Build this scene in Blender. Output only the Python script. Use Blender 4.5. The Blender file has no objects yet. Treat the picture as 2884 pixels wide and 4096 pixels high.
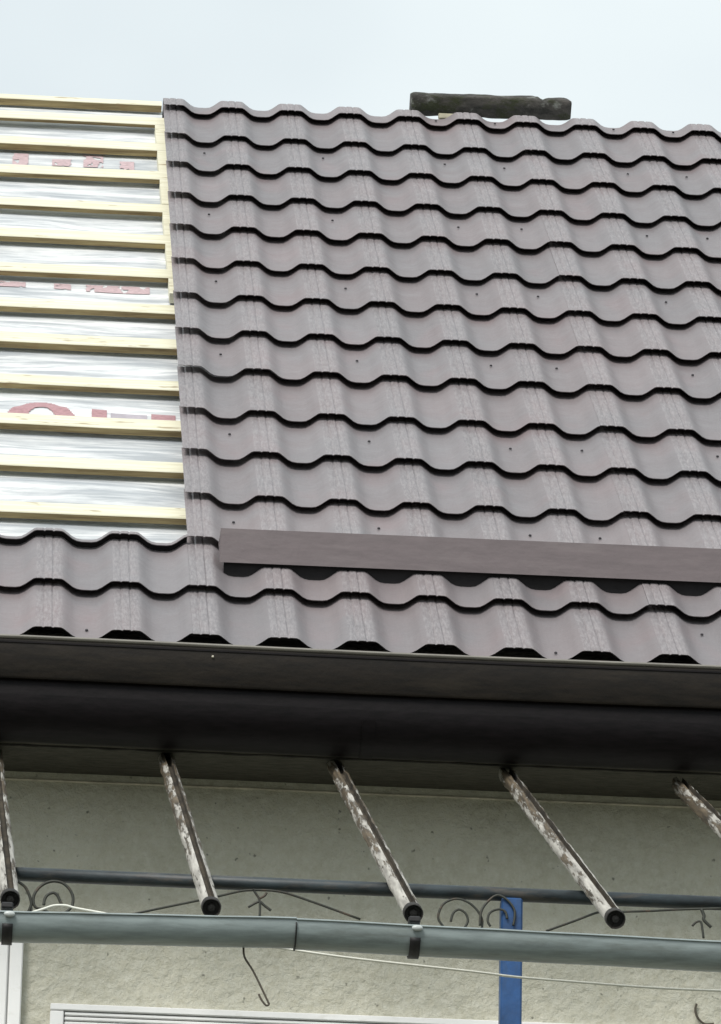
import bpy, bmesh, math, random
import numpy as np
from mathutils import Matrix, Vector, noise
random.seed(7)
SC = bpy.context.scene
COL = SC.collection
R_ = math.radians

# ------------------------------------------------------------ camera
cam_data = bpy.data.cameras.new("camera")
cam = bpy.data.objects.new("camera", cam_data); COL.objects.link(cam)
cam_data.sensor_fit = 'HORIZONTAL'; cam_data.sensor_width = 36.0; cam_data.lens = 300.864
cam_data.clip_start = 0.5; cam_data.clip_end = 2000
xr = Vector((0.9970766831, -0.0741115635, 0.0185893562))
yu = Vector((-0.044547769, -0.3661947977, 0.9294712833))
zb = Vector((-0.0620772445, -0.9275822585, -0.3684257991))
M = Matrix((xr, yu, zb)).transposed().to_4x4()
M.translation = Vector((-0.52457582, -13.16820272, 1.5884049))
cam.matrix_world = M
SC.camera = cam

# ------------------------------------------------------------ sky, sun, exposure
SUN_EL, SUN_AZ = R_(46), R_(-148)          # azimuth measured from +Y (away from the camera) towards +X
world = bpy.data.worlds.new("World"); SC.world = world; world.use_nodes = True
wn, wl = world.node_tree.nodes, world.node_tree.links
wn.clear()
w_out = wn.new('ShaderNodeOutputWorld')
sky = wn.new('ShaderNodeTexSky'); sky.sky_type = 'NISHITA'; sky.sun_disc = False
sky.sun_elevation = SUN_EL; sky.sun_rotation = SUN_AZ
sky.air_density = 1.0; sky.dust_density = 3.0; sky.ozone_density = 1.0
bg_sky = wn.new('ShaderNodeBackground'); bg_sky.inputs['Strength'].default_value = 0.08
wl.new(sky.outputs[0], bg_sky.inputs['Color'])
bg_cloud = wn.new('ShaderNodeBackground'); bg_cloud.inputs['Color'].default_value = (0.87, 0.95, 0.97, 1)
bg_cloud.inputs['Strength'].default_value = 0.75
w_mix = wn.new('ShaderNodeMixShader')
w_co = wn.new('ShaderNodeTexCoord')
w_map = wn.new('ShaderNodeMapping'); w_map.inputs['Scale'].default_value = (5, 5, 9)
w_noise = wn.new('ShaderNodeTexNoise'); w_noise.inputs['Scale'].default_value = 1.6; w_noise.inputs['Detail'].default_value = 3
w_rng = wn.new('ShaderNodeMapRange'); w_rng.inputs['From Min'].default_value = 0.35; w_rng.inputs['From Max'].default_value = 0.62
w_rng.inputs['To Min'].default_value = 0.84; w_rng.inputs['To Max'].default_value = 0.97
wl.new(w_co.outputs['Generated'], w_map.inputs[0]); wl.new(w_map.outputs[0], w_noise.inputs['Vector'])
wl.new(w_noise.outputs[0], w_rng.inputs['Value']); wl.new(w_rng.outputs[0], w_mix.inputs['Fac'])
wl.new(bg_sky.outputs[0], w_mix.inputs[1]); wl.new(bg_cloud.outputs[0], w_mix.inputs[2])
wl.new(w_mix.outputs[0], w_out.inputs['Surface'])

sun_data = bpy.data.lights.new("sun", 'SUN'); sun_data.energy = 2.0; sun_data.angle = R_(22); sun_data.color = (1.0, 0.96, 0.9)
sun = bpy.data.objects.new("sun", sun_data); COL.objects.link(sun)
sd = Vector((math.sin(SUN_AZ)*math.cos(SUN_EL), math.cos(SUN_AZ)*math.cos(SUN_EL), math.sin(SUN_EL)))
sun.rotation_euler = sd.to_track_quat('Z', 'Y').to_euler(); sun.location = (-6, -6, 14)

SC.view_settings.view_transform = 'Standard'; SC.view_settings.look = 'None'
SC.view_settings.exposure = 0.45; SC.view_settings.gamma = 1.0; SC.view_settings.use_curve_mapping = False

# ------------------------------------------------------------ materials
class NT:
    def __init__(s, name):
        s.m = bpy.data.materials.new(name); s.m.use_nodes = True
        s.n, s.l = s.m.node_tree.nodes, s.m.node_tree.links
        s.b = s.n['Principled BSDF']; s.co = s.n.new('ShaderNodeTexCoord'); s.info = s.n.new('ShaderNodeObjectInfo')
    def vec(s, scale=(1, 1, 1), rnd=False, space='Object'):
        mp = s.n.new('ShaderNodeMapping'); mp.inputs['Scale'].default_value = scale
        s.l.new(s.co.outputs[space], mp.inputs[0])
        if rnd:
            ml = s.n.new('ShaderNodeMath'); ml.operation = 'MULTIPLY'; ml.inputs[1].default_value = 37.0
            s.l.new(s.info.outputs['Random'], ml.inputs[0]); s.l.new(ml.outputs[0], mp.inputs['Location'])
        return mp.outputs[0]
    def wvec(s, scale=(1, 1, 1)):
        g = s.n.new('ShaderNodeNewGeometry'); mp = s.n.new('ShaderNodeMapping'); mp.inputs['Scale'].default_value = scale
        s.l.new(g.outputs['Position'], mp.inputs[0]); return mp.outputs[0]
    def noise(s, v, scale, detail=4, rough=0.55):
        t = s.n.new('ShaderNodeTexNoise'); t.inputs['Scale'].default_value = scale; t.inputs['Detail'].default_value = detail
        t.inputs['Roughness'].default_value = rough; s.l.new(v, t.inputs['Vector']); return t.outputs[0]
    def rng(s, f, a, b, c=0., d=1.):
        r = s.n.new('ShaderNodeMapRange'); s.l.new(f, r.inputs[0])
        for i, v in zip((1, 2, 3, 4), (a, b, c, d)): r.inputs[i].default_value = v
        return r.outputs[0]
    def mix(s, f, a, b, mode='MIX'):
        x = s.n.new('ShaderNodeMixRGB'); x.blend_type = mode
        for sock, v in ((x.inputs[0], f), (x.inputs[1], a), (x.inputs[2], b)):
            if hasattr(v, 'is_linked') or hasattr(v, 'links'): s.l.new(v, sock)
            elif isinstance(v, (int, float)): sock.default_value = v
            else: sock.default_value = (*v, 1)
        return x.outputs[0]
    def col(s, c):
        if isinstance(c, tuple): s.b.inputs['Base Color'].default_value = (*c, 1)
        else: s.l.new(c, s.b.inputs['Base Color'])
    def rough(s, r):
        if isinstance(r, (int, float)): s.b.inputs['Roughness'].default_value = r
        else: s.l.new(r, s.b.inputs['Roughness'])
    def bump(s, h, dist=0.002, strength=1.0):
        b = s.n.new('ShaderNodeBump'); b.inputs['Distance'].default_value = dist; b.inputs['Strength'].default_value = strength
        s.l.new(h, b.inputs['Height']); s.l.new(b.outputs[0], s.b.inputs['Normal'])

def mat_tile():
    t = NT('brown_coated_metal')
    w = t.wvec()
    big = t.rng(t.noise(w, 2.2, 3), .42, .62)
    c = t.mix(big, (.186, .171, .179), (.200, .172, .178))
    pink = t.rng(t.noise(t.wvec((7, 4, 4)), 1.0, 2), .54, .70, 0, .45)
    c = t.mix(pink, c, (.222, .170, .176))
    rnd = t.rng(t.info.outputs['Random'], 0, 1, .93, 1.05)
    hv = t.n.new('ShaderNodeHueSaturation'); t.l.new(c, hv.inputs['Color']); t.l.new(rnd, hv.inputs['Value'])
    crest_sheen = t.rng(t.noise(t.vec((210, 34, 60), True), 1.0, 5, .75), .42, .66, 0, .60)
    sx = t.n.new('ShaderNodeSeparateXYZ'); t.l.new(t.co.outputs['Object'], sx.inputs[0])
    ab = t.n.new('ShaderNodeMath'); ab.operation = 'ABSOLUTE'; t.l.new(sx.outputs['X'], ab.inputs[0])
    cr = t.rng(ab.outputs[0], .026, .040, 1, .12)       # pale streaks kept to the crests, painted in as highlights
    dm = t.n.new('ShaderNodeMath'); dm.operation = 'MULTIPLY'; t.l.new(crest_sheen, dm.inputs[0]); t.l.new(cr, dm.inputs[1])
    c = t.mix(dm.outputs[0], hv.outputs[0], (.36, .335, .342))
    sp = t.rng(t.noise(w, 150, 2), .68, .74, 0, .35)
    c = t.mix(sp, c, (.12, .10, .105))
    t.col(c); t.rough(t.rng(t.noise(w, 14, 4), .3, .7, .36, .52))
    t.bump(t.noise(t.wvec((1, 1, 1)), 17, 6, .62), .0045, .5)
    return t.m
def mat_plain(name, c, r=.5, var=.12, bump=.0006, bscale=90, metal=0., streak=None, spec=.5):
    t = NT(name)
    n = t.noise(t.wvec(streak or (1, 1, 1)), 9, 5, .65)
    lo = tuple(x*(1-var) for x in c); hi = tuple(min(1, x*(1+var)) for x in c)
    t.col(t.mix(t.rng(n, .35, .65), lo, hi)); t.rough(r)
    t.b.inputs['Metallic'].default_value = metal
    t.bump(t.noise(t.wvec(), bscale, 4, .7), bump, .8)
    t.b.inputs['Specular IOR Level'].default_value = spec
    return t.m
def wear(m, c, lo=.56, hi=.66, amt=.7, scale=(14, 14, 5), k=1.0):
    n, l = m.node_tree.nodes, m.node_tree.links; b = n['Principled BSDF']; src = b.inputs['Base Color'].links[0].from_socket
    g = n.new('ShaderNodeNewGeometry'); mp = n.new('ShaderNodeMapping'); mp.inputs['Scale'].default_value = scale
    t = n.new('ShaderNodeTexNoise'); t.inputs['Scale'].default_value = k; t.inputs['Detail'].default_value = 6; t.inputs['Roughness'].default_value = .72
    r = n.new('ShaderNodeMapRange'); x = n.new('ShaderNodeMixRGB'); x.inputs[2].default_value = (*c, 1)
    for i, v in zip((1, 2, 3, 4), (lo, hi, 0, amt)): r.inputs[i].default_value = v
    l.new(g.outputs['Position'], mp.inputs[0]); l.new(mp.outputs[0], t.inputs['Vector']); l.new(t.outputs[0], r.inputs[0])
    l.new(r.outputs[0], x.inputs[0]); l.new(src, x.inputs[1]); l.new(x.outputs[0], b.inputs['Base Color'])
def mat_wood(name='new_pine_batten', lo=(.60, .565, .40), hi=(.82, .80, .66)):
    t = NT(name)
    v = t.vec((3, 60, 60), True)
    g = t.rng(t.noise(v, 1.4, 6, .7), .32, .7)
    c = t.mix(g, lo, hi)
    k = t.rng(t.noise(t.vec((9, 30, 30), True), 1.1, 3), .64, .72, 0, .75)
    c = t.mix(k, c, (.26, .17, .08)); t.col(c); t.rough(.7)
    t.bump(t.noise(v, 2.0, 5, .7), .002, .6)
    return t.m
def mat_membrane():
    t = NT('white_roof_membrane')
    n = t.rng(t.noise(t.wvec((2.5, 22, 22)), 1.0, 5, .62), .40, .62)
    c = t.mix(n, (.40, .425, .45), (.80, .81, .81))
    s = t.rng(t.noise(t.wvec((5, 52, 52)), 1.0, 5, .7), .52, .66, 0, .6)
    c = t.mix(s, c, (.30, .325, .36)); t.col(c); t.rough(.5)  # grey streaks paint the shade of the folds into the colour
    t.bump(t.noise(t.wvec((14, 60, 60)), 1.0, 5, .7), .006, .8)
    return t.m
def mat_wall():
    t = NT('rough_grey_beige_render')
    w = t.wvec()
    n = t.rng(t.noise(w, 3.5, 5, .6), .35, .65)
    c = t.mix(n, (.50, .485, .39), (.60, .58, .47))
    g = t.rng(t.noise(t.wvec((1, 1, 1)), 60, 4, .7), .35, .7)
    c = t.mix(g, c, (.64, .63, .54))
    sta = t.rng(t.noise(t.wvec((2.2, 1, .8)), 2.4, 6, .7), .54, .72, 0, .25)
    c = t.mix(sta, c, (.40, .375, .28))
    pit = t.rng(t.noise(w, 45, 2), .70, .76, 0, .8)
    c = t.mix(pit, c, (.14, .14, .11)); t.col(c); t.rough(.9)
    a = t.noise(w, 34, 5, .65)
    t.bump(a, .014, .9)
    return t.m
def mat_peel():
    t = NT('peeling_paint_on_weathered_wood')
    def along(sx_, sl, sb):                    # coordinates across, along and above the sloping poles
        geo = t.n.new('ShaderNodeNewGeometry'); cb = t.n.new('ShaderNodeCombineXYZ')
        for i, (vec, k) in enumerate((((1, .022, .011), sx_), ((0, .890, .456), sl), ((0, -.456, .890), sb))):
            d = t.n.new('ShaderNodeVectorMath'); d.operation = 'DOT_PRODUCT'; d.inputs[1].default_value = [q*k for q in vec]
            t.l.new(geo.outputs['Position'], d.inputs[0]); t.l.new(d.outputs['Value'], cb.inputs[i])
        return cb.outputs[0]
    n = t.noise(along(70, 5.5, 50), 1.0, 7, .72)
    # paint survives best towards the low outer end of the pole
    g = t.n.new('ShaderNodeNewGeometry'); sx = t.n.new('ShaderNodeSeparateXYZ'); t.l.new(g.outputs['Position'], sx.inputs[0])
    lim = t.rng(sx.outputs['Y'], -1.6, -.3, .60, .455)
    sub = t.n.new('ShaderNodeMath'); sub.operation = 'SUBTRACT'; t.l.new(n, sub.inputs[0]); t.l.new(lim, sub.inputs[1])
    f = t.rng(sub.outputs[0], -.02, .03)
    wood = t.mix(t.rng(t.noise(along(160, 7, 120), 1, 5), .35, .65), (.045, .036, .024), (.15, .115, .075))
    paint = t.mix(t.rng(t.noise(along(110, 9, 80), 1, 5), .35, .65), (.27, .255, .23), (.52, .50, .455))
    t.col(t.mix(f, paint, wood)); t.rough(.65)
    inv = t.n.new('ShaderNodeMath'); inv.operation = 'SUBTRACT'; inv.inputs[0].default_value = 1; t.l.new(f, inv.inputs[1])
    t.bump(inv.outputs[0], .003, .8)
    return t.m
def mat_moss():
    t = NT('mossy_old_concrete')
    n = t.rng(t.noise(t.wvec((14, 30, 30)), 1, 6, .7), .36, .62)
    c = t.mix(n, (.034, .034, .031), (.125, .115, .105))
    li = t.rng(t.noise(t.wvec((16, 22, 22)), 1, 4, .6), .58, .66, 0, .9)
    c = t.mix(li, c, (.27, .28, .26))
    mo = t.rng(t.noise(t.wvec((7, 15, 15)), 1.3, 5, .7), .52, .62, 0, .85)
    c = t.mix(mo, c, (.045, .055, .02)); t.col(c); t.rough(.95)
    t.bump(t.noise(t.wvec(), 75, 6, .8), .012, 1)
    return t.m
def mat_grass():
    t = NT('yard_ground')
    c = t.mix(t.rng(t.noise(t.wvec(), .6, 5), .4, .6), (.08, .082, .06), (.12, .12, .095)); t.col(c); t.rough(.95)
    return t.m

TILE = mat_tile(); WOOD = mat_wood(); EDGE_SHADE = mat_wood('shaded_batten_edge', (.13, .085, .035), (.42, .33, .16)); MEMB = mat_membrane(); WALL = mat_wall(); PEEL = mat_peel(); MOSS = mat_moss()
FLASH = mat_plain('brown_flashing_metal', (.150, .122, .127), .5, .10, .0016, 16, streak=(1.5, 9, 9))
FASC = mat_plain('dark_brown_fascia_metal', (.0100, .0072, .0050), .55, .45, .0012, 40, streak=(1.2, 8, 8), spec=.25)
BEAD = mat_plain('fascia_edge_sheen', (.21, .195, .17), .4, .15)  # lighter colour stands for sky reflected on the brown edge
BLACK = mat_plain('black_gutter_plastic', (.0055, .0040, .0048), .55, .5, .0012, 24, streak=(2, 12, 12), spec=.16)
SOFF = mat_plain('dark_soffit_board', (.068, .064, .05), .85, .35, .006, 60, streak=(2, 14, 14))
MORT = mat_plain('old_mortar', (.03, .028, .023), .95, .5, .004, 90)
STRIP = mat_plain('thin_wall_strip', (.62, .58, .48), .8, .25, .001, 90, streak=(3, 9, 9))
RAIL = mat_plain('dark_teal_painted_steel', (.020, .029, .034), .5, .5, .0008, 60, streak=(1.4, 5, 5))
BLUE = mat_plain('blue_painted_steel', (.012, .062, .185), .42, .4, .0012, 50)
IRON = mat_plain('black_wrought_iron', (.035, .038, .03), .6, .3)
GUT = mat_plain('grey_plastic_gutter', (.265, .31, .312), .38, .16, .0008, 50, streak=(1.2, 9, 9))
CAPM = mat_plain('black_pole_end', (.022, .019, .016), .7, .6, .003, 120)
GROOVE = mat_plain('rusty_groove', (.045, .036, .024), .9, .6, .003, 90)
HOOKM = mat_plain('black_strap', (.012, .011, .012), .6, .3)
CLIPM = mat_plain('pale_clip_plastic', (.50, .53, .52), .35, .2)
CABLE = mat_plain('cream_cable', (.80, .80, .72), .5, .06)
WIRE = mat_plain('rusty_dark_wire', (.085, .07, .05), .6, .3)
PVC = mat_plain('white_window_profile', (.86, .86, .85), .3, .03, .0002, 30)
PVCG = mat_plain('grey_profile_groove', (.42, .42, .42), .5, .1)
SCREW = mat_plain('dark_screw_head', (.03, .025, .03), .5, .2)
INK2 = mat_plain('very_faded_red_print', (.50, .37, .385), .5, .2, .0005, 60, streak=(9, 30, 30))
INK = mat_plain('faded_red_print', (.40, .225, .24), .5, .22, .0005, 60, streak=(9, 30, 30))
INKG = mat_plain('faded_grey_print', (.42, .38, .42), .5, .2, .0005, 60)
GAP_SHADE = mat_plain('black_gap_shade', (.012, .011, .012), .9, .3)  # black for faces that stand for shade in roof gaps
OLDW = mat_plain('old_grey_wood', (.36, .33, .24), .8, .25, .002, 60)
DECK = mat_plain('roof_deck_boards', (.25, .18, .10), .8, .2)
GROUND = mat_grass()
wear(BLUE, (.03, .055, .09), .52, .70, .4, (30, 30, 7))
wear(RAIL, (.09, .075, .06), .55, .68, .6, (9, 40, 40))
wear(GUT, (.13, .14, .12), .50, .70, .6, (5, 26, 26))
wear(FASC, (.028, .022, .015), .50, .68, .6, (4, 20, 20))
wear(PVC, (.55, .54, .48), .58, .74, .4, (12, 12, 30))
wear(FLASH, (.21, .18, .18), .52, .70, .4, (6, 20, 30))
wear(IRON, (.10, .06, .035), .54, .64, .6, (40, 40, 40))

# ------------------------------------------------------------ mesh helpers
def link(name, mesh, mat, parent=None, smooth=False):
    o = bpy.data.objects.new(name, mesh); COL.objects.link(o)
    if mat is not None and not mesh.materials: mesh.materials.append(mat)
    if parent is not None: o.parent = parent
    if smooth:
        for p in mesh.polygons: p.use_smooth = True
    return o
def pydata(name, v, f, mat, parent=None, smooth=False):
    me = bpy.data.meshes.new(name); me.from_pydata([tuple(x) for x in v], [], f); me.update()
    return link(name, me, mat, parent, smooth)
def bmobj(name, bm, mat, parent=None, smooth=False):
    bmesh.ops.recalc_face_normals(bm, faces=bm.faces)
    me = bpy.data.meshes.new(name); bm.to_mesh(me); bm.free()
    return link(name, me, mat, parent, smooth)
def add_box(bm, x0, x1, y0, y1, z0, z1, bev=0.0):
    vs = [bm.verts.new((x, y, z)) for x in (x0, x1) for y in (y0, y1) for z in (z0, z1)]
    fs = [(0, 1, 3, 2), (4, 6, 7, 5), (0, 4, 5, 1), (2, 3, 7, 6), (0, 2, 6, 4), (1, 5, 7, 3)]
    fc = [bm.faces.new([vs[i] for i in f]) for f in fs]
    if bev > 0:
        bmesh.ops.bevel(bm, geom=list({e for f in fc for e in f.edges}), offset=bev, segments=1, affect='EDGES')
def box(name, x0, x1, y0, y1, z0, z1, mat, parent=None, bev=0.0):
    bm = bmesh.new(); add_box(bm, x0, x1, y0, y1, z0, z1, bev); return bmobj(name, bm, mat, parent)
def catmull(pts, n=5):
    P = [Vector(p) for p in pts]; out = []
    for i in range(len(P)-1):
        a = P[max(i-1, 0)]; b = P[i]; c = P[i+1]; d = P[min(i+2, len(P)-1)]
        for k in range(n):
            t = k/n
            out.append(.5*((2*b) + (c-a)*t + (2*a-5*b+4*c-d)*t*t + (3*b-a-3*c+d)*t**3))
    out.append(P[-1]); return out
def add_tube(bm, pts, r, seg=8, squash=1.0):
    pts = [Vector(p) for p in pts]; rings = []
    for i, p in enumerate(pts):
        d = (pts[min(i+1, len(pts)-1)] - pts[max(i-1, 0)]).normalized()
        up = Vector((0, 1, 0)) if abs(d.y) < .9 else Vector((0, 0, 1))
        a = d.cross(up).normalized(); b = d.cross(a).normalized()
        rings.append([bm.verts.new(p + r*(math.cos(t)*a + squash*math.sin(t)*b)) for t in (2*math.pi*k/seg for k in range(seg))])
    for i in range(len(rings)-1):
        for k in range(seg):
            bm.faces.new((rings[i][k], rings[i][(k+1) % seg], rings[i+1][(k+1) % seg], rings[i+1][k]))
    bm.faces.new(rings[0]); bm.faces.new(rings[-1])
def tube(name, pts, r, mat, parent=None, seg=8, sm=0, squash=1.0):
    if sm: pts = catmull(pts, sm)
    bm = bmesh.new(); add_tube(bm, pts, r, seg, squash); o = bmobj(name, bm, mat, parent, True); return o
def empty(name, loc, label, cat, group=None):
    e = bpy.data.objects.new(name, None); COL.objects.link(e); e.location = loc
    e['label'] = label; e['category'] = cat
    if group: e['group'] = group
    return e
def tag(o, label, cat, group=None):
    o['label'] = label; o['category'] = cat
    if group: o['group'] = group
    return o

# ------------------------------------------------------------ ground
g = pydata('ground', [(-400, -400, 0), (400, -400, 0), (400, 400, 0), (-400, 400, 0)], [(0, 1, 2, 3)], GROUND)
g['kind'] = 'structure'

# ------------------------------------------------------------ the house
house = empty('house', (0, 0, 0), 'house with grey beige rendered wall and half finished brown metal tile roof', 'house')
XL, XR = -4.0, 5.0                          # the house runs on past both edges of the photograph
PITCH, EAVE_Z = R_(40), 6.5
S_RIDGE = 5.135
wall_y = .36
ridge_y = math.cos(PITCH)*S_RIDGE + .05
bm = bmesh.new(); add_box(bm, XL+.3, XR-.3, wall_y, 2*ridge_y-wall_y, -.2, 6.285)
bmobj('wall', bm, WALL, house)
# soffit and ragged mortar line under it
box('soffit', XL, XR, .10, wall_y+.02, 6.262, 6.282, SOFF, house)
pts = [(-2+.02*i, .166+.007*noise.noise(Vector((i*.31, 2, 2))), 6.2615+.003*noise.noise(Vector((i*.43, 7, 1)))) for i in range(230)]
tube('mortar_edge', pts, .0042, MORT, house, 5)
st = tube('wall_strip', [(XL+.4 + i*.12, wall_y-.001, 6.2425 + .0012*noise.noise(Vector((i*.7, 0, 0)))) for i in range(70)], .0032, STRIP, house, 5)
# gutter (black half round) and fascia
def extrude_x(name, prof, x0, x1, mat, parent, n=1, smooth=False, wob=0.0, closed=True):
    v = []; f = []; k = len(prof)
    for i in range(n+1):
        x = x0 + (x1-x0)*i/n
        dy = wob*noise.noise(Vector((x*1.3, 3.1, 0))); dz = wob*noise.noise(Vector((x*1.1, 9.1, 4)))
        v += [(x, y+dy, z+dz) for y, z in prof]
    for i in range(n):
        for j in range(k if closed else k-1):
            a, b = i*k+j, i*k+(j+1) % k
            f.append((a, b, b+k, a+k))
    if closed: f += [tuple(range(k-1, -1, -1)), tuple(n*k+j for j in range(k))]
    o = pydata(name, v, f, mat, parent, smooth)
    bm = bmesh.new(); bm.from_mesh(o.data); bmesh.ops.recalc_face_normals(bm, faces=bm.faces); bm.to_mesh(o.data); bm.free()
    if smooth:
        for p in o.data.polygons: p.use_smooth = True
        o.data.set_sharp_from_angle(angle=R_(40))
    return o
cy, cz, rr = .062, 6.318, .084
prof = [(cy+rr*math.cos(t), cz+rr*math.sin(t)) for t in (math.pi*(1+i/16) for i in range(17))]
prof += [(cy+(rr-.003)*math.cos(t), cz+(rr-.003)*math.sin(t)) for t in (math.pi*(2-i/16) for i in range(17))]
extrude_x('gutter', prof, XL, XR, BLACK, house, 40, True, .003)
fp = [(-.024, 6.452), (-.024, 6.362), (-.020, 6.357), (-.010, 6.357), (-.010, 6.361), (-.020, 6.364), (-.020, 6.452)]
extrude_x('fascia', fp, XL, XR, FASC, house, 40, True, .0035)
extrude_x('fascia_fold', [(-.0265, 6.447), (-.0265, 6.443), (-.0245, 6.443), (-.0245, 6.447)], XL, XR, BLACK, house, 40, False, .0035)
ed = [(-.022+.0065*math.cos(t), 6.458+.0052*math.sin(t)) for t in (2*math.pi*i/10 for i in range(10))]
extrude_x('fascia_edge', ed, XL, XR, BEAD, house, 40, True, .0035)
box('eave_gap_shade', XL, XR, -.008, -.002, 6.30, 6.44, BLACK, house)  # black sheet added across the open gap to stand for its shade
box('fascia_screw', .015, .020, -.030, -.022, 6.4275, 6.4325, STRIP, house, .001)
for xb in (.9, -1.5, 3.2):
    if xb != .9: extrude_x('fascia_joint', [(-.0262, 6.450), (-.0262, 6.361), (-.0242, 6.361), (-.0242, 6.450)], xb, xb+.012, FASC, house, 1)
    pr = [(cy+(rr+.003)*math.cos(t), cz+(rr+.003)*math.sin(t)) for t in (math.pi*(1.1+.8*i/12) for i in range(13))]
    pr += [(cy+(rr-.0005)*math.cos(t), cz+(rr-.0005)*math.sin(t)) for t in (math.pi*(1.9-.8*i/12) for i in range(13))]
    extrude_x('gutter_joint', pr, xb-.53, xb-.50, BLACK, house, 1, True)
# ---------------- window and door frame
win = bpy.data.objects.new('window', None); COL.objects.link(win); win.parent = house
bm = bmesh.new()
add_box(bm, -.322, 1.9, wall_y-.022, wall_y-.001, 5.672, 5.688, .002)
add_box(bm, -.322, -.290, wall_y-.022, wall_y-.001, 4.4, 5.670, .002)
add_box(bm, 1.868, 1.9, wall_y-.022, wall_y-.001, 4.4, 5.670, .002)
bmobj('frame', bm, PVC, win)
box('backing', -.289, 1.867, wall_y-.008, wall_y-.0015, 4.4, 5.6715, PVCG, win)
slat = None
for i in range(60):
    z1 = 5.6695 - i*.0118
    if slat is None:
        slat = box('slat', -.288, 1.866, wall_y-.017, wall_y-.009, z1-.0082, z1, PVC, win, .0018)
    else:
        s = slat.copy(); s.location.z = -i*.0118; COL.objects.link(s); s.parent = win
door = bpy.data.objects.new('door_frame', None); COL.objects.link(door); door.parent = house
box('outer_profile', -.421, -.3905, wall_y-.03, wall_y-.001, 3.6, 5.86, PVC, door, .003)
box('groove', -.425, -.421, wall_y-.018, wall_y-.001, 3.6, 5.86, PVCG, door)
box('inner_profile', -.463, -.425, wall_y-.026, wall_y-.001, 3.6, 5.86, PVC, door, .003)
box('frame_groove', -.467, -.463, wall_y-.016, wall_y-.001, 3.6, 5.86, PVCG, door)
box('head_profile', -1.35, -.467, wall_y-.028, wall_y-.001, 5.80, 5.862, PVC, door, .003)
box('door_leaf', -1.35, -.467, wall_y-.014, wall_y-.001, 3.6, 5.799, PVC, door)

# ------------------------------------------------------------ the roof
roof_m = Matrix.Translation((0, 0, EAVE_Z)) @ Matrix.Rotation(PITCH, 4, 'X')
bm = bmesh.new(); add_box(bm, XL+.2, XR-.2, .03, S_RIDGE-.06, -.135, -.112)
# ridge board and far slope complete the roof body
roof = bmobj('roof', bm, DECK, house); roof.matrix_local = roof_m
inv = roof_m.inverted()
ap = roof_m @ Vector((0, S_RIDGE-.02, -.10)); far = Vector((0, 2*ap.y, EAVE_Z-.15))
v = [inv @ Vector((x, y, z)) for x in (XL+.2, XR-.2) for y, z in ((ap.y, ap.z), (far.y, far.z), (far.y, far.z-.05), (ap.y, ap.z-.05))]
pydata('far_slope', v, [(0, 4, 5, 1), (1, 5, 6, 2), (2, 6, 7, 3), (3, 7, 4, 0), (0, 1, 2, 3), (4, 7, 6, 5)], TILE, roof)

# membrane with folds, on roof coordinates (X, S, N)
BATT = [q + .038 for q in (5.03, 4.79, 4.485, 4.155, 3.795, 3.46, 3.10, 2.748, 2.414, 2.035, 1.681, 1.329, .96, .55, .18)]
def mem_n(X, S):
    n = noise.noise(Vector((X*2.0, S*7, 1.3)))*.014 + noise.noise(Vector((X*4, S*24, 7.7)))*.009
    n += noise.noise(Vector((X*1.1, S*3.0, 5.7)))*.004
    for b in BATT:                             # pinned flat under every batten
        d = min(abs(S-b), abs(S-b-.08), 0 if b < S < b+.08 else 9)
        if d < .05: n *= d/.05; 
    return -.088 + n
nx, ns = 200, 620
x0, x1, s0, s1 = XL+.2, 1.0, .12, S_RIDGE
xs = np.concatenate([np.linspace(x0, -1.3, 30)[:-1], np.linspace(-1.3, .06, 110), np.linspace(.06, XR-.2, 6)[1:]])
ss = np.linspace(s0, s1, ns)
v = [(X, S, mem_n(X, S)) for S in ss for X in xs]; nxx = len(xs)
f = [(j*nxx+i, j*nxx+i+1, (j+1)*nxx+i+1, (j+1)*nxx+i) for j in range(ns-1) for i in range(nxx-1)]
pydata('membrane', v, f, MEMB, roof, True)

# red lettering printed on the membrane (only its upper half shows above each batten)
def printed(name, inside, bx, mat, step=.004):
    X0, X1, S0, S1 = bx; v = []; f = []; idx = {}
    def vid(i, j):
        if (i, j) not in idx:
            X, S = X0+i*step, S0+j*step; idx[(i, j)] = len(v); v.append((X, S, mem_n(X, S)+.0022))
        return idx[(i, j)]
    for i in range(int((X1-X0)/step)):
        for j in range(int((S1-S0)/step)):
            if inside(X0+(i+.5)*step, S0+(j+.5)*step):
                f.append((vid(i, j), vid(i+1, j), vid(i+1, j+1), vid(i, j+1)))
    if f: pydata(name, v, f, mat, roof, True)
def ell(X, S, cx, cs, rx, rs): return ((X-cx)/rx)**2 + ((S-cs)/rs)**2 < 1
printed('printed_letter', lambda X, S: ell(X, S, -.392, 1.78, .105, .18) and not ell(X, S, -.390, 1.78, .048, .135), (-.51, -.28, 1.815, 1.98), INK)
printed('printed_letter', lambda X, S: True, (-.257, -.215, 1.815, 1.925), INK)
printed('printed_letter', lambda X, S: not (-.195 < X < -.118 and S < 1.875), (-.207, -.107, 1.815, 1.905), INKG)
printed('printed_letter', lambda X, S: True, (-.100, -.035, 1.815, 1.92), INK)
for a, b, c, d in ((-.49, -.44, 4.40, 4.52), (-.37, -.31, 4.40, 4.47), (-.275, -.215, 4.41, 4.54), (-.165, -.12, 4.38, 4.47)):
    printed('printed_mark', lambda X, S: noise.noise(Vector((X*60, S*30, 2))) > -.25, (a, b, c, d), INK2)
for a, b in ((-.56, -.44), (-.36, -.31), (-.27, -.09)):
    printed('printed_mark', lambda X, S: noise.noise(Vector((X*50, S*30, 8))) > -.3, (a, b, 3.07, 3.13), INK2)

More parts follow.
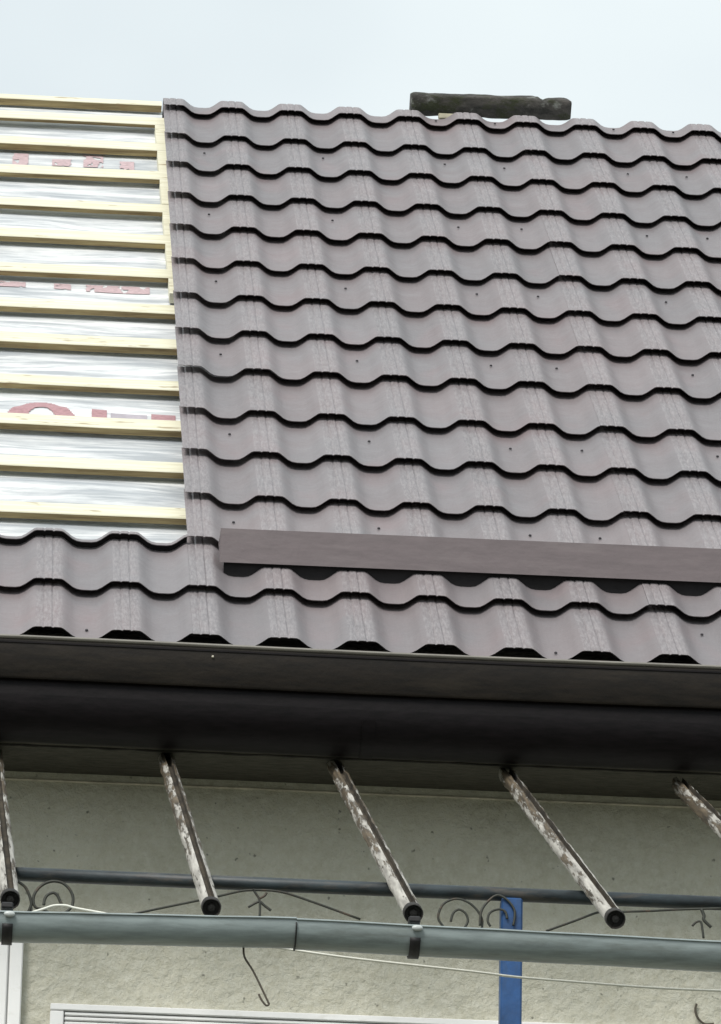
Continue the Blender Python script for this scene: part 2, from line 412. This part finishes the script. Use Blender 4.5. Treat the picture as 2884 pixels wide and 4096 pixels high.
# battens, each a board of its own
for i, b in enumerate(BATT):
    th = (.024, .012, .022, .016, .015, .018, .016, .018, .020, .017, .019, .018, .018, .02, .02)[i]
    wd = .050 if i == 0 else random.uniform(.080, .092)
    top = -.056
    v = []; f = []; n = 46; xa, xb = XL+.25, XR-.25
    if i == 0: xb = -.0305
    for k in range(n+1):
        X = xa+(xb-xa)*k/n if k else xa
        ds = .004*noise.noise(Vector((X*1.5, i*5.1, 0))); dn = .002*noise.noise(Vector((X*2.5, i*3.3, 4)))
        e = .0022
        pr = [(b, top-th), (b, top-e), (b+e, top), (b+wd-e, top), (b+wd, top-e), (b+wd, top-th)]
        v += [(X, s+ds, nn+dn) for s, nn in pr]
    for k in range(n):
        for j in range(6):
            a, c = k*6+j, k*6+(j+1) % 6; f.append((a, a+6, c+6, c))
    f += [tuple(range(6)), tuple(n*6+j for j in range(5, -1, -1))]
    bo = pydata('batten', v, f, WOOD, roof); bo.data.materials.append(EDGE_SHADE)   # brown edges, darkened to carry the side faces' shade
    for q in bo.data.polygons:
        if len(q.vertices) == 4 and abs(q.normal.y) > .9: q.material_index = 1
# the board that runs up the slope beside the tile edge, in lengths between the battens
for i in range(1, 7):
    sa, sb = BATT[i+1]+.085, BATT[i]-.003
    if i == 6: sa = BATT[7]+.2
    def xe(s): return -.0375-(s-3.1)*.0100
    v = []
    for s in (sa, sb):
        v += [(xe(s), s, -.086), (xe(s), s, -.057), (xe(s)+.05, s, -.057), (xe(s)+.05, s, -.086)]
    pydata('edge_batten', v, [(0, 1, 5, 4), (1, 2, 6, 5), (2, 3, 7, 6), (0, 3, 2, 1), (4, 5, 6, 7)], WOOD, roof)

# ---------------- metal tiles, one object per wave and step
U = [(-.0300, 0), (-.0150, .0004), (-.0110, -.0014), (-.0070, .0010), (.0070, .0010), (.0110, -.0014), (.0150, .0006), (.0300, 0), (.0360, -.0026),
     (.046, -.0100), (.057, -.0185), (.068, -.0236), (.080, -.0255), (.104, -.0255), (.116, -.0236), (.127, -.0175), (.138, -.0090), (.147, -.0022), (.1535, 0)]
PER, STEP, LIFT = .1835, .35, .0208
def tile_mesh(name, length, closed=False):
    v = []; f = []; k = len(U)
    ss = [0.0, .006, length]
    rows = [[(u, .0012, n-.0030) for u, n in U], [(u, 0.0, n-.0008) for u, n in U]]
    for s in ss[1:]:
        rows.append([(u, s, n - LIFT*s/STEP) for u, n in U])
    if closed: rows.append([(u, length-.004, -.085) for u, n in U])    # added black closing face, stands for shade inside the gap
    for r in rows: v += r
    for r in range(len(rows)-1):
        for i in range(k-1):
            a = r*k+i; f.append((a, a+1, a+k+1, a+k))
    me = bpy.data.meshes.new(name); me.from_pydata(v, [], f); me.update(); me.materials.append(TILE); me.materials.append(GAP_SHADE)
    if closed:
        for p in me.polygons[-(k-1):]: p.material_index = 1
    for p in me.polygons: p.use_smooth = True
    me.set_sharp_from_angle(angle=R_(30))
    return me
full = tile_mesh('roof_tile', STEP+.09)
short = tile_mesh('roof_tile_cut', .094, True)
edge = tile_mesh('roof_tile_edge', .018, True)
SROW = [-.029, -.014, .001, .004, .012, .010, .012, .021, .020, -.002, -.001, -.006, -.003, -.013, -.012]
def row_s(r): return (14-r)*STEP + SROW[r]
def put(me, c, r, rn=0):
    o = bpy.data.objects.new('roof_tile', me); COL.objects.link(o); o.parent = roof
    sh = (c+60)//6                                        # sheets are six waves wide
    q = noise.noise(Vector((sh*7.3, r*2.7, 1.1)))
    o.location = (c*PER, row_s(r) + .007*q, rn + .0016*noise.noise(Vector((sh*3.1, r*1.9, 5.5))) + (.0008 if sh % 2 else 0)); return o
CMIN, CMAX = -5, 11
for r in range(0, 12):
    for c in range(0, CMAX+1): put(short if r == 0 else full, c, r)
for c in range(CMIN, CMAX+1):
    put(edge if c < 0 else full, c, 12)
    put(full, c, 13); put(full, c, 14)
# the rest of the roof, outside the photograph, in one mesh
v = []; f = []
def add_far(c, r, me):
    b = len(v); s = row_s(r)
    for q in me.vertices: v.append((q.co.x+c*PER, q.co.y+s, q.co.z))
    for p in me.polygons: f.append(tuple(b+i for i in p.vertices))
for c in range(CMAX+1, int((XR-.1)/PER)):
    for r in range(15): add_far(c, r, short if r == 0 else full)
for c in range(int((XL+.1)/PER), CMIN):
    for r in (12, 13, 14): add_far(c, r, edge if r == 12 else full)
ff = pydata('roof_tile_field', v, f, TILE, roof, True); ff.data.set_sharp_from_angle(angle=R_(30)); ff['kind'] = 'stuff'

# screws in the troughs
bm = bmesh.new(); bmesh.ops.create_cone(bm, cap_ends=True, segments=8, radius1=.0042, radius2=.0030, depth=.0035)
scr = None
def screw(c, r, up, du=0):
    global scr
    X = c*PER + .091 + du; n = -.024 - LIFT*up/STEP + .0022
    if scr is None:
        me = bpy.data.meshes.new('roof_screw'); bm.to_mesh(me); me.materials.append(SCREW); scr = me
    o = bpy.data.objects.new('roof_screw', scr); COL.objects.link(o); o.parent = roof
    o.location = (X, row_s(r)+up, n+.001)
for r in (0, 2, 4, 6, 8, 10, 12):             # lip row just below which the screw shows
    for c in (0, 2, 4, 5, 7, 8):
        if r == 0 and c in (0, 2): continue
        rr_ = r if r == 0 else r
        k = r
        if r == 0: screw(c, 0, .045, random.uniform(-.006, .006))
        else: screw(c, r, .35-.085+random.uniform(-.012, .012)-.03, random.uniform(-.008, .008))
screw(4, 14, .04); screw(-2, 14, .06); screw(6, 14, .25)

# flat brown flashing standing on the crests
fl = pydata('flashing', [inv @ Vector(p) for p in [
    (.045, .390, 6.8275), (.045, .387, 6.9145), (.045, .52, 6.9200), (4.6, .52, 6.934), (4.6, .387, 6.9285), (4.6, .390, 6.8415),
    (.045, .392, 6.8275), (.045, .389, 6.9135), (4.6, .389, 6.9275), (4.6, .392, 6.8415), (.045, .396, 6.8300), (4.6, .396, 6.8440), (.045, .50, 6.8275+.11*.8391), (4.6, .50, 6.8415+.11*.8391)]],
    [(0, 5, 4, 1), (1, 4, 3, 2), (0, 1, 7, 6), (0, 12, 13, 5), (0, 1, 2, 12)], FLASH, roof)  # bottom return flange added to keep the trough gaps dark

v = [inv @ Vector(p) for p in ((.055, .402, 6.834), (4.6, .402, 6.848), (4.6, .42, 6.80), (.055, .42, 6.785))]
pydata('gap_shade_sheet', v, [(0, 1, 2, 3)], GAP_SHADE, roof)  # added black sheet, painted shade for the gaps below the flashing

# ------------------------------------------------------------ old ridge piece lying on the ridge
def make_log():
    v = []; f = []; n = 60; k = 14; L = .508; 
    for i in range(n+1):
        t = i/n; x = L*t
        for j in range(k):
            a = 2*math.pi*j/k
            y = .030*math.copysign(abs(math.cos(a))**.32, math.cos(a)); z = .0335*math.copysign(abs(math.sin(a))**.3, math.sin(a))
            q = Vector((x*9, y*30, z*30))
            d = .0026*noise.noise(q) + .0026*noise.noise(q*3.1)
            y += y/.03*d; z += z/.026*d
            if z > 0 and .80 < t < .86: z -= .009*(1-abs(t-.83)/.03)
            if t > .78 and z > 0: z -= .002
            e = min(i, n-i)
            if e < 2: y *= (.86, .96)[e]; z *= (.86, .96)[e]
            v.append((x + (.004*noise.noise(Vector((j*1.0, i, 3))) if e < 2 else 0), y, z))
    for i in range(n):
        for j in range(k):
            a, b = i*k+j, i*k+(j+1) % k; f.append((a, b, b+k, a+k))
    f += [tuple(range(k-1, -1, -1)), tuple(n*k+j for j in range(k))]
    return pydata('ridge_stone', v, f, MOSS, None, True)
lg = make_log()
A = roof_m @ Vector((.750, 5.074, -.012)); B = roof_m @ Vector((1.262, 5.122, -.018))
dx = (B-A).normalized(); yv = Vector((0, math.cos(R_(35)), math.sin(R_(35)))); zv = dx.cross(yv).normalized(); yv = zv.cross(dx)
m3 = Matrix((dx, yv, zv)).transposed().to_4x4(); m3.translation = A; lg.matrix_world = m3
tag(lg, 'old dark mossy concrete bar with a chipped end lying along the roof ridge', 'ridge piece')
pad = box('wooden_block', 0, .06, -.02, .03, -.012, .006, OLDW, None, .003)
pad.matrix_world = roof_m @ Matrix.Translation((.835, 5.0, -.033)); tag(pad, 'small pale wooden block wedged under the mossy bar on the ridge', 'block')

# ------------------------------------------------------------ canopy frame in front of the wall
canopy = empty('canopy_frame', (.608, -1.2, 0), 'open canopy frame of peeling poles on a dark rail and blue post before the wall', 'canopy frame')
def cpar(o):
    o.parent = canopy; o.matrix_parent_inverse = Matrix.Translation((-.608, 1.2, 0)); return o
RY = -1.2
rail = tube('rail', [(-.62, RY, 5.4976), (.3, RY, 5.4966), (1.7, RY, 5.4950)], .0148, RAIL, None, 14); cpar(rail)
post = box('post', .5862, .6312, RY-.021, RY+.023, -.02, 5.484, BLUE, None, .004); cpar(post)
# poles
tops = [(-.479, .227, 6.254), (-.076, .202, 6.251), (.324, .179, 6.239), (.728, .157, 6.228), (1.134, .135, 6.213)]
caps = [(-.440, -1.611, 5.309), (-.037, -1.635, 5.301), (.368, -1.661, 5.298), (.773, -1.687, 5.295), (1.179, -1.713, 5.291)]
def pole(A, B):
    A, B = Vector(A), Vector(B); d = (B-A).normalized(); a = d.cross(Vector((0, 0, 1))).normalized(); b = a.cross(d).normalized()  # b points up
    if b.z < 0: b = -b
    r = .0188; sect = []
    for i in range(22):
        t = math.pi/2 + .40 + (2*math.pi-.72)*i/21; sect.append((r*math.cos(t), r*math.sin(t)))
    sect += [(.0045, .0060), (-.0062, .0060)]
    A2 = A - d*.05
    n = 64; v = []; f = []; k = len(sect); L = (B-A2).length - .022
    for i in range(n+1):
        t = i/n; p = A2 + d*L*t
        rough = .0030*(1-t) + .0009
        for j, (x, y) in enumerate(sect):
            w = 1 + rough*noise.noise(Vector((x*90, y*90, t*42 + A.x*9)))/r*1.3
            v.append(p + a*x*w + b*y*w)   # groove on the upper side, as on an old glazing bar
    for i in range(n):
        for j in range(k):
            q, s = i*k+j, i*k+(j+1) % k; f.append((q, s, s+k, q+k))
    f += [tuple(range(k-1, -1, -1)), tuple(n*k+j for j in range(k))]
    o = pydata('pole', v, f, PEEL, None, True); o.data.set_sharp_from_angle(angle=R_(45)); cpar(o)
    o.data.materials.append(GROOVE)
    for q in o.data.polygons:
        js = {vv % k for vv in q.vertices}
        if len(q.vertices) == 4 and (22 in js or 23 in js): q.material_index = 1
    # dark open end
    bm = bmesh.new(); seg = 20; rings = []
    for (rad, off) in ((.0192, -.024), (.0200, -.022), (.0200, .004), (.0186, .006), (.0172, .001), (.0165, -.006), (.0090, -.006), (.0075, .001), (.0, .0025)):
        if rad == 0: rings.append([bm.verts.new(B + d*off)]); continue
        rings.append([bm.verts.new(B + d*off + (a*math.cos(t)+b*math.sin(t))*rad*(1+.05*noise.noise(Vector((math.cos(t)*2, math.sin(t)*2, rad*90+A.x*7))))) for t in (2*math.pi*q/seg for q in range(seg))])
    for i in range(len(rings)-1):
        for q in range(seg):
            if len(rings[i+1]) == 1: bm.faces.new((rings[i][q], rings[i][(q+1) % seg], rings[i+1][0]))
            else: bm.faces.new((rings[i][q], rings[i][(q+1) % seg], rings[i+1][(q+1) % seg], rings[i+1][q]))
    c = bmobj('pole_end', bm, CAPM, o, False)
    return o
for A, B in zip(tops, caps): pole(A, B)
# wrought iron under the rail
IY = RY-.018
def iron(name, pts, r=.0026, sm=5):
    return cpar(tube(name, [(x, IY, z) for x, z in pts], r, IRON, None, 6, sm))
iron('scroll', [(-.452, 5.489), (-.4364, 5.4837), (-.4216, 5.4742), (-.4083, 5.4647), (-.3997, 5.4499), (-.3943, 5.4349), (-.3939, 5.4232), (-.399, 5.4095)], .0032)
iron('scroll', [(-.3533, 5.4089), (-.368, 5.4159), (-.3842, 5.4211), (-.3895, 5.4351), (-.3869, 5.4504), (-.3778, 5.4643), (-.3653, 5.4741), (-.3495, 5.479), (-.3317, 5.4764), (-.3185, 5.4668), (-.3091, 5.452), (-.307, 5.437), (-.3105, 5.4233), (-.3229, 5.411)], .0032)
iron('scroll_curl', [(-.3675, 5.426), (-.3656, 5.4395), (-.3596, 5.449), (-.3493, 5.4537), (-.3412, 5.4498), (-.3351, 5.4391), (-.3299, 5.4276)], .0032)
iron('scroll_foot', [(-.3941, 5.4282), (-.3919, 5.4132), (-.3854, 5.4101), (-.3742, 5.4122)])
iron('iron_rod', [(-.1915, 5.4118), (-.1312, 5.428), (-.0463, 5.45), (-.0015, 5.4619), (.0366, 5.473), (.0659, 5.4772), (.1155, 5.4770), (.1648, 5.4654), (.292, 5.4232)])
iron('iron_sprig', [(.0819, 5.4205), (.0811, 5.4536), (.0728, 5.4698), (.0659, 5.4790)])
iron('sprig_leaf', [(.0811, 5.4536), (.071, 5.4484), (.0577, 5.4396)])
iron('sprig_leaf', [(.0811, 5.4536), (.0915, 5.4446), (.1052, 5.4345)], .003)
iron('sprig_leaf', [(.0809, 5.4595), (.0909, 5.4658), (.0953, 5.4731)])
iron('scroll', [(.467, 5.4135), (.4551, 5.43), (.4571, 5.4496), (.4686, 5.4672), (.4918, 5.4764), (.5152, 5.4706), (.5341, 5.4553), (.546, 5.4339), (.5463, 5.4134)])
iron('scroll_curl', [(.4808, 5.4262), (.4852, 5.4435), (.4968, 5.4532), (.5109, 5.446), (.5167, 5.4302), (.5112, 5.4153)])
IY = RY-.026
iron('scroll', [(.541, 5.4173), (.5423, 5.4422), (.5485, 5.459), (.5626, 5.4762), (.5768, 5.4851), (.5911, 5.4807), (.6039, 5.4696), (.6128, 5.4551), (.6138, 5.4386), (.6108, 5.4202)])
iron('scroll_curl', [(.5632, 5.4166), (.5575, 5.4279), (.5598, 5.4429), (.5692, 5.4516), (.5834, 5.4547), (.5946, 5.4493), (.5979, 5.4346)])
IY = RY-.018
iron('iron_rod', [(.6807, 5.4139), (.7409, 5.4389), (.7906, 5.4596), (.8242, 5.4617), (.8925, 5.4666), (.94, 5.471), (.9875, 5.4750), (1.0478, 5.4790)])
iron('iron_sprig', [(1.0066, 5.4754), (1.0122, 5.4618), (1.0122, 5.4519), (1.0274, 5.4367)], .0036)
iron('sprig_leaf', [(.9875, 5.438), (.9951, 5.4462), (1.0036, 5.4485), (1.0074, 5.4418), (1.0112, 5.4123)])
# grey gutter along the pole ends, two lengths
GY, GR = -1.72, .0435
def canopy_gutter(x0, z0, x1, z1, n=20):
    prof = [(GR*math.cos(t), GR*math.sin(t)) for t in (math.pi*(1+i/14) for i in range(15))]
    prof = [(-GR-.004, .003), (-GR-.003, .006), (-GR, .005)] + prof
    prof += [((GR-.0025)*math.cos(t), (GR-.0025)*math.sin(t)) for t in (math.pi*(2-i/14) for i in range(15))]
    v = []; f = []; k = len(prof)
    for i in range(n+1):
        t = i/n
        for y, z in prof: v.append((x0+(x1-x0)*t, GY+y, z0+(z1-z0)*t + z + .0012*noise.noise(Vector((t*9, x0, 0)))))
    for i in range(n):
        for j in range(k):
            a, b = i*k+j, i*k+(j+1) % k; f.append((a, b, b+k, a+k))
    o = pydata('gutter', v, f, GUT, None, True); o.data.set_sharp_from_angle(angle=R_(50)); return cpar(o)
canopy_gutter(-.95, 5.2205, .128, 5.2405)
canopy_gutter(.128, 5.2385, 1.75, 5.2170)
def arc_strip(name, x0, x1, zc, r, mat, a0=180, a1=350, thick=.004):
    v = []; f = []; n = 14
    for x in (x0, x1):
        for i in range(n+1):
            t = R_(a0+(a1-a0)*i/n)
            for q in (r, r+thick): v.append((x, GY+q*math.cos(t), zc+q*math.sin(t)))
    k = 2*(n+1)
    for i in range(n):
        a = 2*i; f += [(a+1, a+3, a+3+k, a+1+k), (a, a+k, a+2+k, a+2), (a, a+2, a+3, a+1), (a+k, a+1+k, a+3+k, a+2+k)]
    f += [(0, 1, 1+k, k), (2*n, 2*n+k, 2*n+1+k, 2*n+1)]
    return cpar(pydata(name, v, f, mat, None, True))
arc_strip('gutter_joint', .1262, .1290, 5.2400, GR+.001, HOOKM, 185, 350, .003)
for bx_, bz in ((-.4445, 5.2300), (.3650, 5.2350)):
    br = arc_strip('gutter_strap', bx_-.0105, bx_+.0105, bz, GR+.0015, HOOKM, 205, 345, .004)
    bm = bmesh.new(); bmesh.ops.create_uvsphere(bm, u_segments=12, v_segments=8, radius=.0115)
    for q in bm.verts: q.co = Vector((q.co.x, q.co.y*.5, q.co.z*.55)) + Vector((bx_+.003, GY-GR-.006, bz-.002))
    cl = bmobj('strap_clip', bm, CLIPM, br, True)
    box('strap_hook', bx_-.014, bx_+.010, GY-GR-.004, GY-GR+.03, bz+.011, bz+.024, HOOKM, br, .003)

# ------------------------------------------------------------ cable, wires
CY = -1.63
cb = [(-.4200, 5.2680), (-.4046, 5.2743), (-.3749, 5.285), (-.3528, 5.2935), (-.3292, 5.2949), (-.31, 5.2904), (-.2747, 5.2851), (-.2319, 5.278), (-.1082, 5.2527), (.0178, 5.2344), (.1548, 5.2181), (.2656, 5.2071), (.4903, 5.1907), (.5801, 5.1829), (.7153, 5.177), (.8497, 5.1721), (.9933, 5.1712), (1.3, 5.176)]
o = tube('cable', [(x, CY, z) for x, z in cb], .0026, CABLE, None, 8, 4)
tag(o, 'thin cream cable sagging behind the grey gutter and across the blue post', 'cable')
hk = [(.0269, 5.2253), (.0269, 5.1953), (.0306, 5.1774), (.0463, 5.1533), (.0622, 5.1225), (.0790, 5.088), (.0804, 5.084), (.075, 5.0816), (.0662, 5.0913), (.0594, 5.1045)]
o = tube('wire_hook', [(x, -1.70, z) for x, z in hk], .0021, WIRE, None, 6, 4)
tag(o, 'thin rusty wire with a hooked end hanging below the grey gutter', 'wire')
ar = [(1.1961, 5.7523), (1.1929, 5.7389), (1.1961, 5.7236), (1.2046, 5.7107), (1.2174, 5.7035), (1.2366, 5.7054)]
o = tube('bent_wire', [(x, .352, z) for x, z in ar], .0028, WIRE, None, 6, 4)
tag(o, 'curved dark wire loop on the wall at the lower right', 'wire')
